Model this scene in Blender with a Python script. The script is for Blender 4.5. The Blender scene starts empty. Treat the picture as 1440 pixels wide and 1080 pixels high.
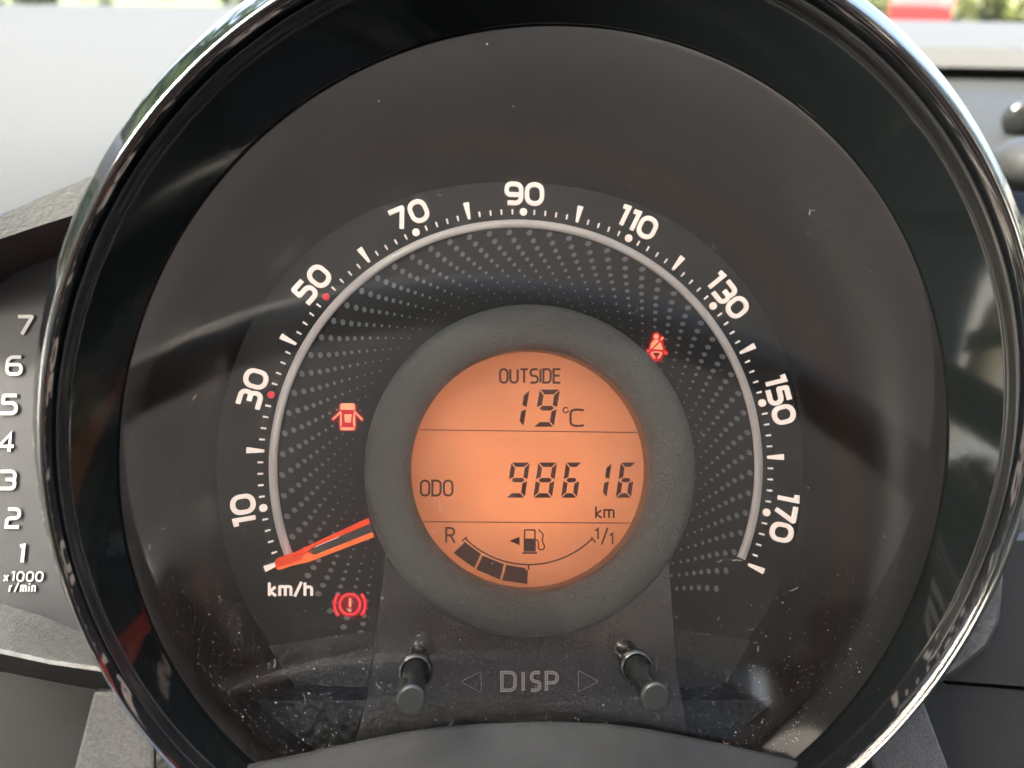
import bpy, math, random
import numpy as np
from mathutils import Matrix, Vector
R = math.radians
random.seed(7)
S = bpy.context.scene
COL = S.collection

# ------------------------------------------------------------------ frame of the dial, camera, sky, sun, exposure
O = Vector((0, 0, 0.9))                                   # dial centre in the car, metres
DIAL = Matrix.Translation(O) @ Matrix.Rotation(R(60), 4, 'X')   # local x right, y up the dial, z to the driver
F = 1082.0                                                # focal length in photo pixels (1440 wide)
CW = np.array([0.05642053, -0.05380704, 0.01598877]); CC = np.array([-8.1955, 5.8160, 125.7604])   # mm
_t = np.linalg.norm(CW); _k = CW / _t
_K = np.array([[0, -_k[2], _k[1]], [_k[2], 0, -_k[0]], [-_k[1], _k[0], 0]])
CR = np.eye(3) + math.sin(_t) * _K + (1 - math.cos(_t)) * _K @ _K
m4 = Matrix.Identity(4)
for i in range(3):
    for j in range(3): m4[i][j] = CR[i, j]
    m4[i][3] = CC[i] * 0.001
cam = bpy.data.cameras.new('camera'); camo = bpy.data.objects.new('camera', cam); COL.objects.link(camo)
camo.matrix_world = DIAL @ m4
cam.sensor_width = 36; cam.lens = 36 * F / 1440; cam.clip_start = 0.005; cam.clip_end = 400
cam.dof.use_dof = True; cam.dof.focus_distance = 0.121; cam.dof.aperture_fstop = 16
S.camera = camo

SUN_EL, SUN_ROT = R(48), R(235)
w = bpy.data.worlds.new('World'); S.world = w; w.use_nodes = True
nt = w.node_tree; bg = nt.nodes['Background']
sky = nt.nodes.new('ShaderNodeTexSky'); sky.sky_type = 'NISHITA'; sky.sun_disc = False
sky.sun_elevation = SUN_EL; sky.sun_rotation = SUN_ROT
sky.air_density = 1.0; sky.dust_density = 9.0; sky.ozone_density = 1.0
nt.links.new(sky.outputs[0], bg.inputs[0]); bg.inputs[1].default_value = 0.15
sl = bpy.data.lights.new('sun', 'SUN'); sl.energy = 1.5; sl.angle = R(14); sl.color = (1, 0.95, 0.88)
so = bpy.data.objects.new('sun', sl); COL.objects.link(so); so.location = (0, 0, 6)
_d = Vector((math.sin(SUN_ROT) * math.cos(SUN_EL), math.cos(SUN_ROT) * math.cos(SUN_EL), math.sin(SUN_EL)))
so.rotation_euler = _d.to_track_quat('Z', 'Y').to_euler()
S.view_settings.view_transform = 'Standard'; S.view_settings.look = 'None'
S.view_settings.gamma = 1; S.view_settings.exposure = 4.0
S.cycles.use_denoising = True
S.cycles.max_bounces = 10; S.cycles.diffuse_bounces = 5; S.cycles.glossy_bounces = 6; S.cycles.transparent_max_bounces = 16
S.cycles.sample_clamp_indirect = 6.0

# ------------------------------------------------------------------ pixel <-> dial helpers
def at(px, py, z):
    """point of the dial frame (mm) at height z seen at photo pixel (px, py)"""
    d = CR @ np.array([(px - 720) / F, -(py - 540) / F, -1.0])
    t = (z - CC[2]) / d[2]
    p = CC + d * t
    return (p[0], p[1], p[2])
def ray(px, py, depth):
    """world point (m) at camera depth (m)"""
    d = np.array([(px - 720) / F, -(py - 540) / F, -1.0]) * depth
    return camo.matrix_world @ Vector(d)

# ------------------------------------------------------------------ objects
def tag(o, label=None, cat=None, group=None, kind=None):
    for k, v in (('label', label), ('category', cat), ('group', group), ('kind', kind)):
        if v: o[k] = v
    return o
def empty(name, mat=None, parent=None):
    o = bpy.data.objects.new(name, None); COL.objects.link(o); o.empty_display_size = 0.01
    if parent: o.parent = parent
    elif mat is not None: o.matrix_world = mat
    return o
class MB:
    def __init__(s): s.v = []; s.f = []; s.sm = []
    def add(s, vs, fs, smooth=False):
        n = len(s.v); s.v += [tuple(map(float, p)) for p in vs]
        s.f += [tuple(i + n for i in f) for f in fs]; s.sm += [smooth] * len(fs); return s
    def prism(s, poly, z0, z1=None, fn=None):
        """poly: 2D points; top at z1 (bottom z0). fn maps (x, y, z) -> point"""
        fn = fn or (lambda x, y, z: (x, y, z)); n = len(poly)
        a = sum(poly[i][0] * poly[(i + 1) % n][1] - poly[(i + 1) % n][0] * poly[i][1] for i in range(n))
        if a < 0: poly = poly[::-1]
        vs = [fn(x, y, z1) for x, y in poly] + [fn(x, y, z0) for x, y in poly]
        fs = [tuple(range(n))] + [(i, i + n, (i + 1) % n + n, (i + 1) % n) for i in range(n)]
        return s.add(vs, fs)
    def stroke(s, pts, wd, z0, z1, closed=False, fn=None):
        fn = fn or (lambda x, y, z: (x, y, z))
        P = [np.array(p, float) for p in pts]; n = len(P); L = []; Rr = []
        for i in range(n):
            a = P[i - 1] if (i > 0 or closed) else None
            b = P[(i + 1) % n] if (i < n - 1 or closed) else None
            t0 = (P[i] - a) if a is not None else (b - P[i]); t1 = (b - P[i]) if b is not None else t0
            t0 = t0 / (np.linalg.norm(t0) + 1e-9); t1 = t1 / (np.linalg.norm(t1) + 1e-9)
            m = t0 + t1; m = m / (np.linalg.norm(m) + 1e-9); nn = np.array([-m[1], m[0]])
            k = wd / 2 / max(0.5, float(nn @ np.array([-t0[1], t0[0]])))
            L.append(P[i] + nn * k); Rr.append(P[i] - nn * k)
        vs = []
        for i in range(n):
            vs += [fn(*L[i], z1), fn(*Rr[i], z1), fn(*L[i], z0), fn(*Rr[i], z0)]
        fs = []
        for i in range(n if closed else n - 1):
            a, b = 4 * i, 4 * ((i + 1) % n)
            fs += [(a, a + 1, b + 1, b), (a + 2, a, b, b + 2), (a + 1, a + 3, b + 3, b + 1)]
        if not closed:
            e = 4 * (n - 1); fs += [(2, 3, 1, 0), (e, e + 1, e + 3, e + 2)]
        return s.add(vs, fs)
    def loft(s, rings, smooth=True, closed=True):
        n = len(rings[0]); vs = [p for r in rings for p in r]; fs = []
        for k in range(len(rings) - 1):
            for i in range(n if closed else n - 1):
                a, b = k * n + i, k * n + (i + 1) % n
                fs.append((a, b, b + n, a + n))
        return s.add(vs, fs, smooth)
    def box(s, c, d):
        x, y, z = c; a, b, e = (q / 2 for q in d)
        vs = [(x + i * a, y + j * b, z + k * e) for i in (-1, 1) for j in (-1, 1) for k in (-1, 1)]
        return s.add(vs, [(0, 1, 3, 2), (4, 6, 7, 5), (0, 4, 5, 1), (2, 3, 7, 6), (0, 2, 6, 4), (1, 5, 7, 3)])
    def mesh(s, name, mat, scale=0.001, bevel=0):
        me = bpy.data.meshes.new(name)
        me.from_pydata([tuple(q * scale for q in p) for p in s.v], [], s.f)
        for p, m in zip(me.polygons, s.sm): p.use_smooth = m
        if mat: me.materials.append(mat)
        me.update(); return me
    def build(s, name, mat, parent=None, scale=0.001, bevel=0, mw=None):
        o = bpy.data.objects.new(name, s.mesh(name, mat, scale)); COL.objects.link(o)
        if parent: o.parent = parent
        else: o.matrix_world = mw if mw is not None else (DIAL if scale == 0.001 else Matrix.Identity(4))
        if bevel:
            b = o.modifiers.new('bevel', 'BEVEL'); b.width = bevel * scale; b.segments = 2; b.limit_method = 'ANGLE'; b.angle_limit = R(40)
        return o
def rounded(pts, r, closed=False, seg=5):
    """polyline with rounded corners; r a number or a list per point"""
    P = [np.array(p, float) for p in pts]; n = len(P); out = []
    rr = r if isinstance(r, (list, tuple)) else [r] * n
    for i in range(n):
        if (not closed and i in (0, n - 1)) or rr[i] <= 0: out.append(P[i]); continue
        a, b = P[i - 1] - P[i], P[(i + 1) % n] - P[i]
        la, lb = np.linalg.norm(a), np.linalg.norm(b); a /= la; b /= lb
        c = float(np.clip(a @ b, -1, 1)); half = math.acos(c) / 2
        if half > 1.5: out.append(P[i]); continue
        d = min(rr[i] / math.tan(half), la * 0.49, lb * 0.49); rad = d * math.tan(half)
        bis = (a + b); bis /= np.linalg.norm(bis); ctr = P[i] + bis * (rad / math.sin(half))
        s0, s1 = P[i] + a * d - ctr, P[i] + b * d - ctr
        a0, a1 = math.atan2(s0[1], s0[0]), math.atan2(s1[1], s1[0]); da = (a1 - a0 + math.pi) % (2 * math.pi) - math.pi
        for k in range(seg + 1):
            an = a0 + da * k / seg; out.append(ctr + rad * np.array([math.cos(an), math.sin(an)]))
    return out
def arcpts(cx, cy, r, a0, a1, n): return [(cx + r * math.cos(R(a0 + (a1 - a0) * i / n)), cy + r * math.sin(R(a0 + (a1 - a0) * i / n))) for i in range(n + 1)]

# ------------------------------------------------------------------ materials
def mat(name, col, rough=0.5, metal=0, ior=1.5, emit=None, es=0, bump=None, var=0, coat=0, spec=None):
    """bump=(kind, scale per metre, strength, distance)"""
    m = bpy.data.materials.new(name); m.use_nodes = True; n = m.node_tree.nodes; l = m.node_tree.links
    b = n['Principled BSDF']; b.inputs['Base Color'].default_value = (*col, 1); b.inputs['Roughness'].default_value = rough
    b.inputs['Metallic'].default_value = metal; b.inputs['IOR'].default_value = ior
    if spec is not None: b.inputs['Specular IOR Level'].default_value = spec
    if coat: b.inputs['Coat Weight'].default_value = coat
    if emit: b.inputs['Emission Color'].default_value = (*emit, 1); b.inputs['Emission Strength'].default_value = es
    tc = n.new('ShaderNodeTexCoord')
    if var:
        t = n.new('ShaderNodeTexNoise'); t.inputs['Scale'].default_value = var[0]; t.inputs['Detail'].default_value = 5
        l.new(tc.outputs['Object'], t.inputs['Vector'])
        mr = n.new('ShaderNodeMapRange'); mr.inputs[1].default_value = 0.3; mr.inputs[2].default_value = 0.7
        mr.inputs[3].default_value = 1 - var[1]; mr.inputs[4].default_value = 1 + var[1]; l.new(t.outputs[0], mr.inputs[0])
        mx = n.new('ShaderNodeVectorMath'); mx.operation = 'SCALE'; mx.inputs[0].default_value = col; l.new(mr.outputs[0], mx.inputs['Scale'])
        l.new(mx.outputs[0], b.inputs['Base Color'])
    if bump:
        kind, sc, st, di = bump
        if kind == 'voronoi':
            t = n.new('ShaderNodeTexVoronoi'); t.feature = 'SMOOTH_F1'; t.inputs['Scale'].default_value = sc; out = t.outputs['Distance']
        else:
            t = n.new('ShaderNodeTexNoise'); t.inputs['Scale'].default_value = sc; t.inputs['Detail'].default_value = 3; out = t.outputs[0]
        l.new(tc.outputs['Object'], t.inputs['Vector'])
        bp = n.new('ShaderNodeBump'); bp.inputs['Strength'].default_value = st; bp.inputs['Distance'].default_value = di
        l.new(out, bp.inputs['Height']); l.new(bp.outputs[0], b.inputs['Normal'])
    return m
M = {}
M['face'] = mat('dial_black', (0.005, 0.0056, 0.0066), 0.6)
M['cone'] = mat('surround_plastic', (0.012, 0.0102, 0.0100), 0.3, var=(60, 0.15))
M['hub'] = mat('hub_plastic', (0.19, 0.20, 0.196), 0.42, bump=('noise', 2000, 1.0, 0.0003))
M['panel'] = mat('grained_panel', (0.09, 0.09, 0.09), 0.36, bump=('noise', 2200, 0.7, 0.0003))
M['panel_dark'] = mat('grained_dark_panel', (0.02, 0.021, 0.021), 0.36, bump=('noise', 2200, 0.7, 0.0003))
M['shelf'] = mat('smooth_shelf', (0.019, 0.0195, 0.019), 0.6, bump=('noise', 3000, 0.2, 0.0001), var=(300, 0.15), spec=.12)
M['gloss'] = mat('piano_black', (0.004, 0.005, 0.005), 0.07, ior=1.45)
M['chrome'] = mat('dark_chrome', (0.005, 0.006, 0.007), 0.05, ior=2.8)
M['bead'] = mat('black_bead', (0.008, 0.008, 0.008), 0.22)
M['silver'] = mat('silver_arc', (0.78, 0.75, 0.73), 0.2, ior=1.8, emit=(1, 0.93, 0.88), es=0.004)
M['white'] = mat('backlit_white', (0.8, 0.75, 0.72), 0.4, emit=(1, 0.80, 0.68), es=0.046)
M['white_dim'] = mat('glowing_white_print', (0.33, 0.315, 0.30), 0.45, emit=(1, 0.88, 0.8), es=0.024)  # faint glow added so the tachometer print shows in the hood's shade
M['reddot'] = mat('backlit_red_dot', (0.8, 0.03, 0.06), 0.4, emit=(1, 0.03, 0.07), es=0.0227)
M['pattern'] = mat('printed_dots', (0.2, 0.215, 0.23), 0.5)
M['lcd'] = mat('lcd_backlight', (0.22, 0.14, 0.09), 0.6, emit=(1, 0.285, 0.10), es=0.054)
def backlight(m):
    n = m.node_tree.nodes; l = m.node_tree.links; b = n['Principled BSDF']; tc = n.new('ShaderNodeTexCoord')
    mp = n.new('ShaderNodeMapping'); mp.inputs['Location'].default_value = (-.0019 / .024, .0008 / .024, 0); mp.inputs['Scale'].default_value = (1 / .024,) * 3
    g = n.new('ShaderNodeTexGradient'); g.gradient_type = 'SPHERICAL'; r = n.new('ShaderNodeMapRange'); r.inputs[1].default_value = .17; r.inputs[2].default_value = .62; r.inputs[3].default_value = .5; r.inputs[4].default_value = 1
    t = n.new('ShaderNodeTexNoise'); t.inputs['Scale'].default_value = 70; t.inputs['Detail'].default_value = 2; r2 = n.new('ShaderNodeMapRange'); r2.inputs[1].default_value = .3; r2.inputs[2].default_value = .7; r2.inputs[3].default_value = .86; r2.inputs[4].default_value = 1.12
    k = n.new('ShaderNodeMath'); k.operation = 'MULTIPLY'; k2 = n.new('ShaderNodeMath'); k2.operation = 'MULTIPLY'; k2.inputs[1].default_value = b.inputs['Emission Strength'].default_value
    l.new(tc.outputs['Object'], mp.inputs[0]); l.new(mp.outputs[0], g.inputs[0]); l.new(g.outputs[1], r.inputs[0]); l.new(tc.outputs['Object'], t.inputs['Vector']); l.new(t.outputs[0], r2.inputs[0])
    l.new(r.outputs[0], k.inputs[0]); l.new(r2.outputs[0], k.inputs[1]); l.new(k.outputs[0], k2.inputs[0]); l.new(k2.outputs[0], b.inputs['Emission Strength'])
backlight(M['lcd'])
M['seg'] = mat('lcd_segment', (0.03, 0.016, 0.014), 0.5, emit=(1, 0.28, 0.2), es=0.0022)
M['wall'] = mat('lcd_frame', (0.30, 0.22, 0.14), 0.5)
M['needle'] = mat('needle_orange', (0.5, 0.05, 0.01), 0.2, emit=(1, 0.055, 0.006), es=0.046, var=(250, .3))
M['needle_hot'] = mat('needle_orange_light', (0.6, 0.12, 0.04), 0.2, emit=(1, 0.15, 0.03), es=0.052, var=(250, .3))
M['needle_core'] = mat('needle_clear_core', (0.10, 0.095, 0.095), 0.12)
M['icon'] = mat('lamp_icon', (0.5, 0.2, 0.1), 0.5, emit=(1, 0.42, 0.22), es=0.06)
M['icon_red'] = mat('lamp_red', (0.15, 0.003, 0.005), 0.5, emit=(1, 0.002, 0.012), es=0.042)
M['icon_pink'] = mat('lamp_pink', (0.5, 0.05, 0.05), 0.5, emit=(1, 0.07, 0.09), es=0.055)
M['icon_glow'] = mat('lamp_bleed', (0.10, 0.01, 0.012), 0.6, emit=(1, 0.01, 0.02), es=0.0133)
M['knob'] = mat('knob_black', (0.012, 0.013, 0.013), 0.12)
M['knob_face'] = mat('knob_face', (0.014, 0.015, 0.015), 0.35)
M['emboss'] = mat('embossed_highlight', (0.78, 0.78, 0.76), 0.3)  # pale outline colour paints in the highlights of glossy bevelled edges
M['emboss_low'] = mat('embossed_arrow', (0.42, 0.42, 0.42), 0.3)
M['dust'] = mat('dust', (0.42, 0.40, 0.38), 0.8)
M['tach'] = mat('tach_face', (0.034, 0.034, 0.037), 0.4, var=(200, 0.1))
M['dusty'] = mat('dusty_plastic', (0.085, 0.085, 0.082), 0.5, bump=('noise', 2600, 0.4, 0.0004), var=(900, 0.35))
M['lip'] = mat('dusty_lip', (0.022, 0.022, 0.022), 0.5, bump=('noise', 1300, 0.5, 0.0004), var=(700, 0.25), spec=.15)
M['dark'] = mat('dark_plastic', (0.016, 0.0165, 0.0175), 0.5, bump=('noise', 2500, 0.3, 0.0002))
M['recess'] = mat('dash_recess', (0.022, 0.023, 0.023), 0.7, bump=('noise', 2500, 0.3, 0.0002), spec=.12)
M['shroud'] = mat('shroud_plastic', (0.085, 0.085, 0.088), 0.4, bump=('noise', 3200, 0.6, 0.0003), var=(2500, 0.3))
M['leather'] = mat('grained_shroud', (0.035, 0.035, 0.035), 0.45, bump=('voronoi', 1000, 0.8, 0.0005))
M['dash'] = mat('dash_pad', (0.047, 0.046, 0.043), 0.65, bump=('noise', 900, 0.25, 0.0004), spec=.15)
M['hood'] = mat('hood_inside', (0.02, 0.008, 0.01), 0.6)
M['headliner'] = mat('headliner_cloth', (0.72, 0.705, 0.71), 0.9)
M['seat'] = mat('seat_cloth', (0.12, 0.11, 0.11), 0.9)
M['door'] = mat('door_card', (0.22, 0.21, 0.20), 0.6)
M['wheel'] = mat('wheel_leather', (0.008, 0.008, 0.008), 0.34, ior=1.9)
M['road'] = mat('asphalt', (0.05, 0.05, 0.05), 0.9, var=(3, 0.2))
M['grass'] = mat('grass_ground', (0.04, 0.055, 0.012), 0.9, var=(0.8, 0.4))
M['leaf'] = mat('leaf', (0.07, 0.12, 0.03), 0.6, var=(0.9, 0.4))
M['leaf2'] = mat('leaf_light', (0.05, 0.06, 0.010), 0.6, var=(0.9, 0.4))
M['leaf3'] = mat('leaf_fresh', (0.13, 0.20, 0.06), 0.6, var=(0.9, 0.4))
M['leaf_dark'] = mat('leaf_dark', (0.025, 0.038, 0.016), 0.6, var=(0.9, 0.4))
M['bark'] = mat('bark', (0.10, 0.075, 0.05), 0.9)
M['carpaint'] = mat('red_paint', (0.10, 0.004, 0.006), 0.3)
M['carskin'] = mat('silver_paint', (0.4, 0.4, 0.4), 0.3)
M['carglass'] = mat('car_glass', (0.02, 0.025, 0.03), 0.05)
M['tyre'] = mat('tyre', (0.02, 0.02, 0.02), 0.8)
M['asphalt'] = mat('pale_bounce_paving', (0.40, 0.38, 0.35), 0.9, var=(3, 0.2))  # unseen ground made pale to bounce light up to the roof lining
def clear_sheet(name, ior, tint, rough=0.0, boost=1.0):
    m = bpy.data.materials.new(name); m.use_nodes = True; n = m.node_tree.nodes; l = m.node_tree.links
    for q in list(n): n.remove(q)
    out = n.new('ShaderNodeOutputMaterial'); mx = n.new('ShaderNodeMixShader'); tr = n.new('ShaderNodeBsdfTransparent')
    gl = n.new('ShaderNodeBsdfGlossy'); gl.inputs['Roughness'].default_value = rough; fr = n.new('ShaderNodeFresnel'); fr.inputs[0].default_value = ior
    tr.inputs[0].default_value = (*tint, 1)
    mt = n.new('ShaderNodeMath'); mt.operation = 'MULTIPLY'; mt.inputs[1].default_value = boost; mt.use_clamp = True
    l.new(fr.outputs[0], mt.inputs[0]); l.new(mt.outputs[0], mx.inputs[0]); l.new(tr.outputs[0], mx.inputs[1]); l.new(gl.outputs[0], mx.inputs[2]); l.new(mx.outputs[0], out.inputs[0])
    return m
M['lens'] = clear_sheet('clear_lens', 1.5, (0.95, 0.95, 0.95), 0.06, 1.5)
def film(m, amount):
    n = m.node_tree.nodes; l = m.node_tree.links; out = next(q for q in n if q.type == 'OUTPUT_MATERIAL'); src = out.inputs[0].links[0].from_socket
    df = n.new('ShaderNodeBsdfDiffuse'); df.inputs[0].default_value = (.8, .77, .74, 1); mx = n.new('ShaderNodeMixShader')
    tc = n.new('ShaderNodeTexCoord'); t = n.new('ShaderNodeTexNoise'); t.inputs['Scale'].default_value = 25; t.inputs['Detail'].default_value = 6; l.new(tc.outputs['Object'], t.inputs['Vector'])
    mr = n.new('ShaderNodeMapRange'); mr.inputs[1].default_value = .3; mr.inputs[2].default_value = .75; mr.inputs[3].default_value = amount * .6; mr.inputs[4].default_value = amount * 1.5
    l.new(t.outputs[0], mr.inputs[0]); l.new(mr.outputs[0], mx.inputs[0]); l.new(src, mx.inputs[1]); l.new(df.outputs[0], mx.inputs[2]); l.new(mx.outputs[0], out.inputs[0])
film(M['lens'], 0.0014)
M['tinted'] = clear_sheet('tinted_glass', 1.5, (0.10, 0.11, 0.11), 0.0, 1.0)  # dark tint added to dim the rear window's reflection in the lens
M['screen'] = clear_sheet('window_glass', 1.5, (0.86, 0.9, 0.88), 0.0, 1.2)

# ------------------------------------------------------------------ lettering: strokes in a unit box, height 1
def G(ch):
    """strokes of a character: list of (points, corner radius, closed), and its width"""
    d = {
     '0': ([([(0, 0), (.78, 0), (.78, 1), (0, 1)], .36, True)], .78),
     '1': ([([(0, .96), (.30, 1), (.30, 0)], 0, False)], .34),
     '2': ([([(.04, 1), (.74, 1), (.74, .52), (.04, .46), (.04, 0), (.8, 0)], [0, .25, .22, .18, 0, 0], False)], .8),
     '3': ([([(.02, 1), (.74, 1), (.74, .52), (.3, .52)], [0, .22, .15, 0], False), ([(.3, .52), (.76, .52), (.76, 0), (0, 0)], [0, .2, .24, 0], False)], .76),
     '4': ([([(.6, 0), (.6, 1), (.0, .3), (.86, .3)], 0, False)], .86),
     '5': ([([(.74, 1), (.08, 1), (.06, .58), (.76, .58), (.76, 0), (0, 0)], [0, .05, .05, .26, .26, 0], False)], .76),
     '6': ([([(.7, 1), (.0, 1), (.0, 0), (.76, 0), (.76, .56), (.02, .56)], [0, .34, .28, .26, .2, 0], False)], .76),
     '7': ([([(0, 1), (.76, 1), (.3, 0)], [0, .03, 0], False)], .76),
     '9': ([([(.06, 0), (.76, 0), (.76, 1), (0, 1), (0, .44), (.74, .44)], [0, .30, .30, .28, .2, 0], False)], .76),
     'O': ([([(0, 0), (.6, 0), (.6, 1), (0, 1)], .28, True)], .6), 'D': ([([(0, 0), (.56, 0), (.6, 1), (0, 1)], [0, .3, .3, 0], True)], .6),
     'U': ([([(0, 1), (0, 0), (.6, 0), (.6, 1)], .28, False)], .6), 'T': ([([(0, 1), (.6, 1)], 0, False), ([(.3, 1), (.3, 0)], 0, False)], .6),
     'S': ([([(.56, 1), (0, 1), (0, .52), (.58, .48), (.58, 0), (0, 0)], [0, .26, .22, .22, .26, 0], False)], .58),
     'I': ([([(0, 0), (0, 1)], 0, False)], .02), 'E': ([([(.55, 1), (0, 1), (0, 0), (.55, 0)], 0, False), ([(0, .52), (.48, .52)], 0, False)], .55),
     'P': ([([(0, 0), (0, 1), (.62, 1), (.62, .42), (0, .42)], [0, 0, .28, .28, 0], False)], .62),
     'R': ([([(0, 0), (0, 1), (.56, 1), (.56, .5), (0, .5)], [0, 0, .24, .24, 0], False), ([(.3, .5), (.6, 0)], 0, False)], .6),
     'C': ([([(.72, .96), (.4, 1), (0, .95), (0, .05), (.4, 0), (.72, .04)], [0, .2, .4, .4, .2, 0], False)], .72),
     'k': ([([(0, 0), (0, 1)], 0, False), ([(.46, .68), (.04, .34), (.5, 0)], 0, False)], .5),
     'm': ([([(0, 0), (0, .7), (.42, .7), (.42, 0)], [0, 0.02, .16, 0], False), ([(.42, .6), (.42, .7), (.84, .7), (.84, 0)], [0, .02, .16, 0], False)], .84),
     'h': ([([(0, 0), (0, 1)], 0, False), ([(0, .66), (.5, .68), (.5, 0)], [0, .18, 0], False)], .5),
     '/': ([([(0, -.05), (.52, 1.05)], 0, False)], .5), 'x': ([([(0, 0), (.5, .66)], 0, False), ([(0, .66), (.5, 0)], 0, False)], .5),
     'r': ([([(0, 0), (0, .68), (.36, .68)], [0, .2, 0], False)], .34), 'i': ([([(0, 0), (0, .66)], 0, False), ([(0, .84), (0, .98)], 0, False)], .02),
     'n': ([([(0, 0), (0, .68), (.48, .68), (.48, 0)], [0, .02, .18, 0], False)], .48),
    }
    return d[ch]
def text(mb, s, h, wd, gap, place, z0, z1, sx=1.0, slant=0.0, centre=True):
    """draw s with cap height h; place(x, y, z) maps text coordinates (centre baseline) to the dial"""
    tot = sum(G(c)[1] * h * sx for c in s) + gap * (len(s) - 1); x = -tot / 2 if centre else 0
    for c in s:
        st, wch = G(c)
        for pts, r, cl in st:
            rr = [q * h for q in r] if isinstance(r, list) else r * h
            P = rounded([(x + p[0] * h * sx + slant * p[1] * h, p[1] * h) for p in pts], rr, cl)
            mb.stroke(P, wd, z0, z1, cl, place)
        x += wch * h * sx + gap
    return tot
def pxfn(z_off=0.0):
    return lambda x, y, z: at(x, y, z + z_off)
def pxbox_text(mb, s, x0, x1, ytop, ybot, wd, z0, z1, gapf=0.17, slant=0.0):
    """text filling a pixel box (stroke centre lines inset by half the stroke)"""
    h = (ybot - ytop) - wd; W = (x1 - x0) - wd
    base = sum(G(c)[1] for c in s) * h; gap = gapf * h
    sx = (W - gap * (len(s) - 1)) / base
    text(mb, s, h, wd, gap, lambda x, y, z: at(x0 + wd / 2 + x, ybot - wd / 2 - y, z), z0, z1, sx, slant, False)

# ------------------------------------------------------------------ rings fitted to the outline of the round bezel
TH = np.linspace(0, 2 * np.pi, 289)[:-1]
def fitring(px, z, order, c=(2.5, 6.5), reg=0.02):
    X = np.array([at(x, y, z)[:2] for x, y in px]) - np.array(c)
    th = np.arctan2(X[:, 1], X[:, 0]); r = np.hypot(X[:, 0], X[:, 1])
    def B(t): return np.stack([np.ones_like(t)] + [f(k * t) for k in range(1, order + 1) for f in (np.cos, np.sin)], 1)
    A = B(th); W = np.diag([0] + [reg * k ** 2 for k in range(1, order + 1) for _ in (0, 1)])
    co = np.linalg.solve(A.T @ A + W * len(px) * 0.1, A.T @ r)
    rr = B(TH) @ co
    return [(c[0] + q * math.cos(t), c[1] + q * math.sin(t), z) for q, t in zip(rr, TH)]
def lerp(A, B, f, z=None): return [(a[0] + (b[0] - a[0]) * f, a[1] + (b[1] - a[1]) * f, (a[2] + (b[2] - a[2]) * f) if z is None else z) for a, b in zip(A, B)]
def grow(A, d, z, c=(2.5, 6.5)):
    out = []
    for a in A:
        v = np.array([a[0] - c[0], a[1] - c[1]]); v = v * (1 + d / np.linalg.norm(v)); out.append((c[0] + v[0], c[1] + v[1], z))
    return out
def circle(c, r, z, n=None):
    T = TH if n is None else np.linspace(0, 2 * np.pi, n + 1)[:-1]
    return [(c[0] + r * math.cos(t), c[1] + r * math.sin(t), z) for t in T]
PX_FLOOR = [(240,360),(300,270),(367,197),(423,150),(480,115),(580,68),(680,45),(770,34),(863,43),(960,64),(1043,103),(1127,157),(1193,220),(1253,293),(1277,333),(1290,380),(1313,443),(1325,527),(1327,593),(1320,693),(1303,797),(1273,870),(1220,960),(1160,1023),(1120,1063),(233,370),(197,453),(177,530),(171,593),(168,660),(173,710),(187,793),(213,870),(250,950),(300,1013),(353,1070)]
PX_OUT = [(80,360),(110,283),(167,187),(233,97),(333,3),(1213,0),(1260,30),(1320,93),(1370,160),(1403,223),(1440,317),(72,397),(57,460),(47,510),(43,577),(50,660),(60,717),(67,753),(97,847),(133,927),(187,1003),(253,1073),(1440,720),(1410,803),(1360,907),(1303,987),(1253,1030)]
PX_IN = [(130,357),(160,267),(207,190),(267,130),(350,63),(427,0),(1140,0),(1213,47),(1280,110),(1337,187),(1387,280),(1418,360),(113,380),(90,470),(78,547),(72,593),(78,693),(85,747),(110,820),(167,940),(207,1013),(1425,640),(1395,780),(1340,890),(1240,1010)]
ZL = 13.4                                                  # height of the clear lens
ZB_, ZC_, ZD_, ZE_ = 13.0, 20.3, 22.8, 21.8
rB = fitring(PX_FLOOR, ZB_, 4); rD = fitring(PX_IN, ZD_, 3); rE = fitring(PX_OUT, ZE_, 3)

# ================================================================== THE SPEEDOMETER
sp = empty('speedometer', DIAL)
tag(sp, 'large round speedometer with glossy black rim, white numerals and an orange display', 'speedometer')

# --- face plate, surround and rim
fc = (1.74, 0.64)
rA = fitring([(1130,620),(735,252),(1107,800),(595,281),(880,280),(1030,382),(1090,470),(318,560),(312,720),(390,397),(467,318),(340,850),(1060,880),(500,1000),(900,1010),(720,1040)], 0, 4, (.6, .6), .005)
mb = MB()
mb.loft([[(p[0], p[1], -.6) for p in rA], rA, circle((1.7, -.8), 22, 0.0)], False)
mb.build('dial_face', M['face'], sp)
mb = MB()
rings = []
for f in (0.0, 0.06, 0.13, 0.2, 0.3, 0.4, 0.52, 0.65, 0.8, 1.0): rings.append(lerp(rA, rB, f, -0.3 + (ZB_ + 0.3) * (1 - (1 - f) ** 1.75)))
mb.loft(rings); mb.build('dial_surround', M['cone'], sp)
bez = empty('bezel', None, sp)
mb = MB()
rC = [(x, y, z - 2.0 * max(0, (6.5 - y) / 66) ** 2) for x, y, z in lerp(rB, rD, 0.78, ZC_)]
mb.loft([grow(rB, -0.25, ZB_ - .8), grow(rB, 0.0, ZB_ + .1)] + [lerp(grow(rB, 0.0, ZB_ + .1), rC, f) for f in (0.06, 0.3, 0.5, 0.7, 0.85, 1.0)])
mb.build('inner_wall', M['gloss'], bez)
mb = MB(); rs = []
for f, z in ((0, .02), (.08, .5), (.14, .2), (.2, .2), (.26, 1.3), (.36, 2.2), (.5, 2.7), (.65, 2.8), (.8, 2.6), (.9, 1.9), (.97, .9)): rs.append([(x, y, zz + (z - f * 3) * .83) for x, y, zz in lerp(rC, rD, f)])
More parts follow.
